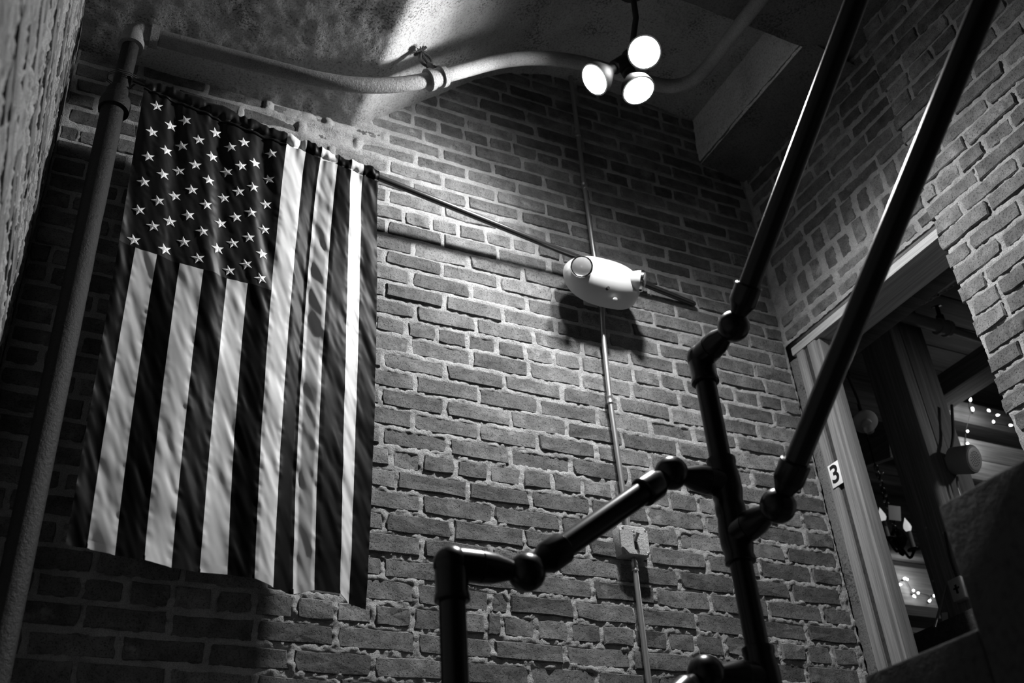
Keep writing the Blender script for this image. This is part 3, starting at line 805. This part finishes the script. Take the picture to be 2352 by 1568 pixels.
def glyph(txt, size, mat_, M4, name, parent, depth=.0006):
    c = bpy.data.curves.new(name, 'FONT'); c.body = txt; c.size = size; c.align_x = 'CENTER'; c.align_y = 'CENTER'; c.extrude = depth; c.offset = size * .018
    t = bpy.data.objects.new(name + '_tmp', c); COL.objects.link(t)
    dg = bpy.context.evaluated_depsgraph_get(); me = bpy.data.meshes.new_from_object(t.evaluated_get(dg)); bpy.data.objects.remove(t)
    me.transform(M4); off = ORG.get(parent.name, Vector((0, 0, 0))); me.transform(Matrix.Translation(-off))
    me.materials.clear(); me.materials.append(M[mat_])
    o = bpy.data.objects.new(name, me); COL.objects.link(o); o.parent = parent; ORG[o.name] = off
    return o
def number_plate():
    y0, y1, z0, z1 = 2.527, 2.583, ZC + 1.573, ZC + 1.664
    T = thing('number_plate', (RIGHT_X - .006, (y0 + y1) / 2, z0), 'white sticker with bold black numeral 3 on the timber door jamb', 'number sign')
    MB().bx(RIGHT_X - .0075, RIGHT_X - .0045, y0, y1, z0, z1, .001).build('plate', 'paper', T)
    R_ = Matrix(((0, 0, -1), (-1, 0, 0), (0, 1, 0))).to_4x4()
    glyph('3', .095, 'black', Matrix.Translation((RIGHT_X - .008, (y0 + y1) / 2, (z0 + z1) / 2)) @ R_, 'numeral', T)
number_plate()

# ------------------------------------------------------------------ the timber room beyond the opening
def st(name, mb, material, **k): return tag(mb.build(name, material, **k), kind='structure')
RZ = ZC + 2.95
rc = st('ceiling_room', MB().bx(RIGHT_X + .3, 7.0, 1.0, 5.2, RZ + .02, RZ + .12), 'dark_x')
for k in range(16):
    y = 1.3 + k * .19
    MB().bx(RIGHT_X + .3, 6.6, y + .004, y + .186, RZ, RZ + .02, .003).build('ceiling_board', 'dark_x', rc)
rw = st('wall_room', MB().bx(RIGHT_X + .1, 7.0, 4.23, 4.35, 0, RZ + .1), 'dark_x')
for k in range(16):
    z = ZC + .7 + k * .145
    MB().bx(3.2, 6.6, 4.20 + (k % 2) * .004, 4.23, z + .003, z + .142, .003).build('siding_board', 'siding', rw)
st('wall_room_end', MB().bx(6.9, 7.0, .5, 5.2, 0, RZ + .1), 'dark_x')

def beam(name, mb, material, label, cat='beam', group=None): return tag(mb.build(name, material), label, cat, group)
# main post with its sill
PT = thing('timber_post', (3.4, 2.83, ZC + 1.21), 'broad dark timber post standing on the sill behind the opening', 'post')
MB().bx(3.4, 3.47, 2.74, 2.93, ZC + 1.222, RZ - .04, .004).build('post_board', 'beam_z', PT)
MB().bx(3.472, 3.525, 2.738, 2.928, ZC + 1.222, RZ - .04, .003).build('post_board', 'frame_wood', PT)
MB().bx(3.527, 3.62, 2.740, 2.93, ZC + 1.222, RZ - .04, .003).build('post_board', 'frame_wood', PT)
for (x, y) in ((2166, 1224), (2191, 1311), (2143, 1334), (2127, 1212)):
    P = onX(x, y, 3.4); MB().lathe((3.4005, P[1], P[2]), (-1, 0, 0), [(0, .0055), (.002, .0055), (.004, .003)], 10).build('screw_head', 'galv', PT)
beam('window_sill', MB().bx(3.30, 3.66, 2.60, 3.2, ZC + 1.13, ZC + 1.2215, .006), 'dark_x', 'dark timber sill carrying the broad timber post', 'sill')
beam('ceiling_beam_timber', MB().bx(3.0, 6.0, 3.30, 3.45, ZC + 2.56, ZC + 2.70, .006), 'beam_x', 'long worn timber beam crossing the dim room behind the post')
beam('side_beam', MB().bx(4.05, 4.20, 2.2, 3.298, ZC + 2.52, ZC + 2.64, .006), 'beam_y', 'short timber beam running to the opening above the string lights')
beam('plank_board', MB().bx(4.02, 5.6, 3.252, 3.296, ZC + 2.305, ZC + 2.425, .004), 'pale_x', 'upper pale plank lit by the string lights', group=None)
beam('plank_board', MB().bx(4.05, 5.6, 3.250, 3.294, ZC + 2.18, ZC + 2.30, .004), 'pale_x', 'lower pale plank beside the round speaker')
beam('gusset_plate', MB().box((3.86, 3.75, ZC + 2.42), (.035, .9, .13), rot=Matrix.Rotation(math.radians(12), 3, 'X')), 'beam_y', 'slanting bolted timber brace behind the post')
beam('shelf_rail', MB().bx(4.1, 5.0, 4.12, 4.198, ZC + 2.145, ZC + 2.17, .004), 'pale_x', 'thin pale shelf rail under the candle chandelier', 'shelf')
beam('low_panel', MB().box((4.68, 4.185, ZC + 1.97), (.95, .028, .26), rot=Matrix.Rotation(math.radians(0), 3, 'X')), 'pale_x', 'pale wooden panel hung with small lit bulbs below the shelf rail', 'panel')
beam('counter_edge', MB().bx(3.7, 4.9, 3.70, 3.86, ZC + 1.60, ZC + 1.66, .01), 'beam_x', 'dark counter edge below the pale wooden panel', 'counter')

# pipe with sprinkler in the room
RP = thing('room_pipe', (3.4, 2.68, ZC + 2.6), 'grey sprinkler pipe under the dark ceiling of the timber room', 'pipe')
a, b, c = Vector(onY(2030, 713, 2.68)), Vector(onY(2166, 752, 2.68)), Vector(onY(2290, 790, 2.68))
MB().tube([a - (b - a) * .6, b], .030, 20).build('pipe_run', 'grey_plastic', RP); MB().tube([b, c + (c - b)], .0185, 20).build('branch_pipe', 'grey_plastic', RP)
d = (c - a).normalized(); MB().lathe(b - d * .035, d, [(0, .03), (.001, .041), (.02, .041), (.021, .034), (.05, .034), (.051, .041), (.07, .041), (.071, .018)], 24).build('tee_fitting', 'grey_plastic', RP)
MB().lathe(b, (-.25, -.25, 1), [(.02, .02), (.06, .018), (.065, .010), (.10, .009), (.102, .026), (.106, .026)], 16).build('sprinkler_head', 'black_metal', RP)
# hanging sign
SG = thing('hanging_sign', tuple(onY(2190, 640, 2.36)), 'white hanging box sign with black lettering seen past the brick pier', 'sign')
P1 = onY(2202, 642, 2.36); P0 = onY(2150, 622, 2.36)
MB().bx(P0[0], P1[0], 2.36, 2.47, P1[2], P1[2] + .20, .002).build('sign_box', 'paper', SG)
for xx in (P0[0] + .02, P1[0] - .02): MB().tube([(xx, 2.415, P1[2] + .198), (xx, 2.415, RZ + .002)], .004, 8).build('hanger', 'galv', SG)
for k, (x, w0) in enumerate(((.045, .030), (.095, .022), (.14, .03))):
    zz = P1[2] + .022
    MB().add([(P1[0] - x, 2.3592, zz), (P1[0] - x + w0, 2.3592, zz), (P1[0] - x + w0 - .05, 2.3592, zz + .16), (P1[0] - x - .05, 2.3592, zz + .16)], [(0, 1, 2, 3)]).build('letter_stroke', 'black', SG)
def chain(name, pts, label):
    mb = MB(); pts = [Vector([float(q) for q in p]) for p in pts]; tot = (pts[-1] - pts[0]).length; n = int(tot / .017)
    for k in range(n):
        t = (k + .5) / n; p = pts[0].lerp(pts[-1], t) - Vector((0, 0, .05 * 4 * t * (1 - t) * .4)); d = (pts[-1] - pts[0]).normalized()
        s1 = d.orthogonal().normalized(); s1 = (Matrix.Rotation(math.pi / 2 * (k % 2), 3, d) @ s1)
        ring = [p + d * (.0115 * math.cos(a)) + s1 * (.006 * math.sin(a)) for a in [2 * math.pi * j / 8 for j in range(9)]]
        mb.tube(ring, .0018, 5, caps=False)
    return tag(mb.build(name, 'galv'), label, 'chain')
chain('hanging_chain', [onX(2006, 690, 2.80), onX(2182, 572, 2.80)], 'thin steel chain running along the underside of the lintel')
chain('hanging_chain', [onX(2006, 742, 2.92), onX(2205, 644, 3.25)], 'thin steel chain sagging from the lintel to the white sign')

# string lights
def string_lights(name, pts, depth, label):
    P = [Vector(onY(x, y, depth)) for x, y in pts]
    T = thing(name, P[0], label, 'string lights')
    MB().tube(fillet([p + Vector((0, .012, .004)) for p in P], .03, 3), .0022, 6).build('wire', 'cable', T)
    for p in P:
        d = Vector((random.uniform(-.7, .7), -.5, random.uniform(-.9, .5))).normalized()
        soc = MB().lathe(p, d, [(-.012, .003), (-.01, .006), (.004, .006)], 10).build('socket', 'cable', T)
        MB().lathe(p, d, [(.003, .0045), (.008, .0065), (.014, .0055), (.022, .001)], 12).build('bulb', 'bulb', T)
    return P
UP = string_lights('string_lights', [(2222, 1019), (2222, 990), (2234, 945), (2231, 937), (2228, 922), (2268, 940), (2287, 954), (2283, 971), (2316, 976), (2330, 978)], 3.235, 'string of small lit bulbs draped over the pale planks')
LO = string_lights('string_lights', [(2063, 1342), (2074, 1331), (2084, 1330), (2098, 1356), (2096, 1366), (2109, 1360), (2142, 1368), (2133, 1382)], 4.145, 'string of small lit bulbs on the low wooden panel')
for nm, Q, e in (('string_light_glow', UP[3], .9), ('string_light_glow', UP[0], .5), ('string_light_glow', LO[2], .35)):
    L = bpy.data.lights.new(nm, 'POINT'); L.energy = e; L.shadow_soft_size = .04
    o = bpy.data.objects.new(nm, L); COL.objects.link(o); o.location = Q + Vector((0, -.06, -.02))

# chandelier
def chandelier():
    t = 5.15; g = lambda x, y, dt=0: Vector(onD(x, y, t + dt))
    hub = g(2062, 1235); T = thing('candle_chandelier', hub, 'black chandelier with frosted flame bulbs on candle tubes hanging on a chain', 'chandelier')
    mb = MB(); top = g(2008, 1060)
    n = 20
    for k in range(n):
        q = (k + .5) / n; p = top.lerp(hub, q); d = (hub - top).normalized(); s1 = Matrix.Rotation(math.pi / 2 * (k % 2), 3, d) @ d.orthogonal().normalized()
        mb.tube([p + d * (.018 * math.cos(a)) + s1 * (.009 * math.sin(a)) for a in [2 * math.pi * j / 8 for j in range(9)]], .003, 5, caps=False)
    mb.build('chain', 'black_metal', T)
    MB().tube([top, (top.x, top.y, RZ + .003)], .004, 8).build('hanging_rod', 'black_metal', T)
    MB().lathe(hub + Vector((0, 0, .05)), (0, 0, -1), [(0, .008), (.01, .02), (.03, .035), (.06, .045), (.09, .03), (.11, .012), (.13, .016), (.145, .004)], 20).build('hub', 'black_metal', T)
    for (x, y, dt) in ((2029, 1196, -.02), (2087, 1220, -.08)):
        b0 = g(x, y, dt)
        MB().tube(fillet([hub - Vector((0, 0, .04)), (hub + b0) / 2 - Vector((0, 0, .13)), b0 - Vector((0, 0, .10))], .08, 6), .007, 8).build('arm', 'black_metal', T)
        MB().lathe(b0 - Vector((0, 0, .10)), (0, 0, 1), [(0, .01), (.004, .032), (.008, .032), (.010, .012)], 18).build('drip_pan', 'black_metal', T)
        cd = MB().lathe(b0 - Vector((0, 0, .09)), (0, 0, 1), [(0, .0125), (.088, .0125), (.089, .008)], 16).build('candle_tube', 'grey_plastic', T)
        MB().lathe(b0, (0, 0, 1), [(0, .008), (.006, .014), (.020, .0195), (.034, .017), (.052, .009), (.066, .003), (.072, .001)], 18).build('flame_bulb', 'flame_bulb', cd)
    cr = MB()
    for (x, y) in ((2015, 1083), (2026, 1085), (2020, 1105), (2022, 1112), (2035, 1137), (2031, 1150)):
        cr.ball(g(x, y, -.05), .008, 8, 6)
    cr.build('crystal_drops', 'chrome', T)
    q = g(2055, 1178, -.06)
    tg = MB(); R_ = Matrix.Rotation(math.radians(-30), 3, 'Z') @ Matrix.Rotation(.22, 3, 'Y')
    tg.box(q, (.058, .003, .078), rot=R_, bev=.001)
    tag(tg.build('price_tag', 'paper'), 'white rectangular tag hanging on the candle chandelier', 'tag')
chandelier()
# round speaker on the post
def speaker():
    C = Vector(onY(2213, 1056, 2.672)); ax = Vector((.15, -.93, -.33)).normalized()
    C = C + Vector((0, 0, 0))
    T = thing('round_speaker', C, 'round grey speaker with perforated face on the timber post', 'speaker')
    MB().lathe(C - ax * .05, ax, [(0, .052), (.004, .058), (.085, .062), (.094, .060), (.100, .054)], 36).build('case', 'grey_plastic', T)
    MB().lathe(C + ax * .0495, ax, [(0, .053), (.003, .050), (.004, .046), (.004, .030)], 36).build('grille_ring', 'grey_plastic', T)
    u = ax.orthogonal().normalized(); w_ = ax.cross(u); mb = MB()
    for r, n in ((.0, 1), (.010, 6), (.020, 12), (.030, 16)):
        for k in range(n):
            a = 2 * math.pi * k / n; mb.lathe(C + ax * .0525 + (u * math.cos(a) + w_ * math.sin(a)) * r, ax, [(0, .0032), (.0016, .0032)], 8)
    mb.build('grille_holes', 'black', T)
    MB().box(C - ax * .052, (.05, .03, .04)).build('bracket', 'grey_plastic', T)
speaker()
# ceramic lamp holder
def lampholder():
    C = Vector(onD(1987, 968, 4.35)); ax = Vector((-.35, -.45, -.80)).normalized()
    T = thing('ceramic_lampholder', C, 'white round ceramic lampholder with small clear bulb beside the door jamb', 'lampholder')
    MB().lathe(C, ax, [(-.012, .04), (-.006, .052), (.004, .052), (.012, .042), (.018, .024), (.034, .022), (.036, .016)], 32).build('ceramic_base', 'white_plastic', T)
    MB().lathe(C + ax * .034, ax, [(0, .010), (.012, .014), (.030, .022), (.045, .020), (.056, .008), (.058, .001)], 20).build('bulb', 'glass', T)
    MB().tube([C - ax * .01, C - ax * .03 + Vector((0, 0, .1)), Vector((C.x + .1, C.y + .2, RZ + .003))], .006, 8).build('cable', 'cable', T)
lampholder()
# small outlet box, cable, rod and tag on the post
def outlet():
    P = onX(2208, 1352, 3.39); T = thing('outlet_box', (3.4, P[1], P[2] - .045), 'small white box with dark mark on the timber post', 'outlet box')
    MB().bx(3.362, 3.3995, P[1] - .034, P[1] + .034, P[2] - .047, P[2] + .042, .004).build('box', 'white_plastic', T)
    MB().bx(3.3605, 3.3625, P[1] - .006, P[1] + .004, P[2] - .022, P[2] + .014).bx(3.3605, 3.3625, P[1] - .016, P[1] + .014, P[2] - .004, P[2] + .003).build('mark', 'black', T)
    MB().tube(fillet([(3.385, P[1], P[2] + .04), (3.39, P[1] + .01, P[2] + .12), (3.392, P[1] - .004, P[2] + .24)], .05, 5), .004, 8).build('cable', 'cable', T)
outlet()
tag(MB().tube([onX(2173, 1345, 3.37), onX(2147, 1440, 3.25)], .0055, 12).build('steel_rod', 'galv'), 'thin steel rod leaning against the timber post', 'rod')
tag(MB().box(Vector(onX(2171, 1421, 3.392)), (.003, .030, .050), rot=Matrix.Rotation(.25, 3, 'X')).build('paper_tag', 'paper'), 'small white paper tag at the foot of the timber post', 'tag')
# loose cables in the room
tag(MB().tube(fillet([onY(2186, 930, 2.70), onY(2190, 1000, 2.70), onY(2185, 1030, 2.70), onY(2188, 1033, 2.70)], .06, 5), .0065, 8).build('black_cable', 'cable'), 'black cable dropping from the beam to the round speaker', 'cable')
tag(MB().tube(fillet([onY(2198, 1095, 2.71), onY(2200, 1118, 2.71), onY(2212, 1150, 2.71)], .03, 4), .005, 8).build('grey_cable', 'galv'), 'grey cable below the round speaker', 'cable')
# pendant added to brighten the timber room, unseen behind the brick pier
PL = thing('added_pendant', (4.35, 1.85, ZC + 2.12), 'added fill lamp with metal shade, unseen in the timber room behind the brick pier', 'lamp')
MB().tube([(4.35, 1.85, ZC + 2.24), (4.35, 1.85, RZ + .003)], .004, 8).build('cord', 'cable', PL)
sh = MB().lathe((4.35, 1.85, ZC + 2.12), (0, 0, 1), [(0, .14), (.02, .135), (.08, .08), (.12, .03), (.13, .012)], 28); sh.f = sh.f[:-2]; sh.build('shade', 'lamp_body', PL)
MB().ball((4.35, 1.85, ZC + 2.17), .03, 16, 10).build('bulb', 'bulb', PL)
L = bpy.data.lights.new('room_fill_light', 'POINT'); L.energy = 16; L.shadow_soft_size = .04  # fill light of the added pendant
o = bpy.data.objects.new('room_fill_light', L); COL.objects.link(o); o.location = (4.35, 1.85, ZC + 2.10)
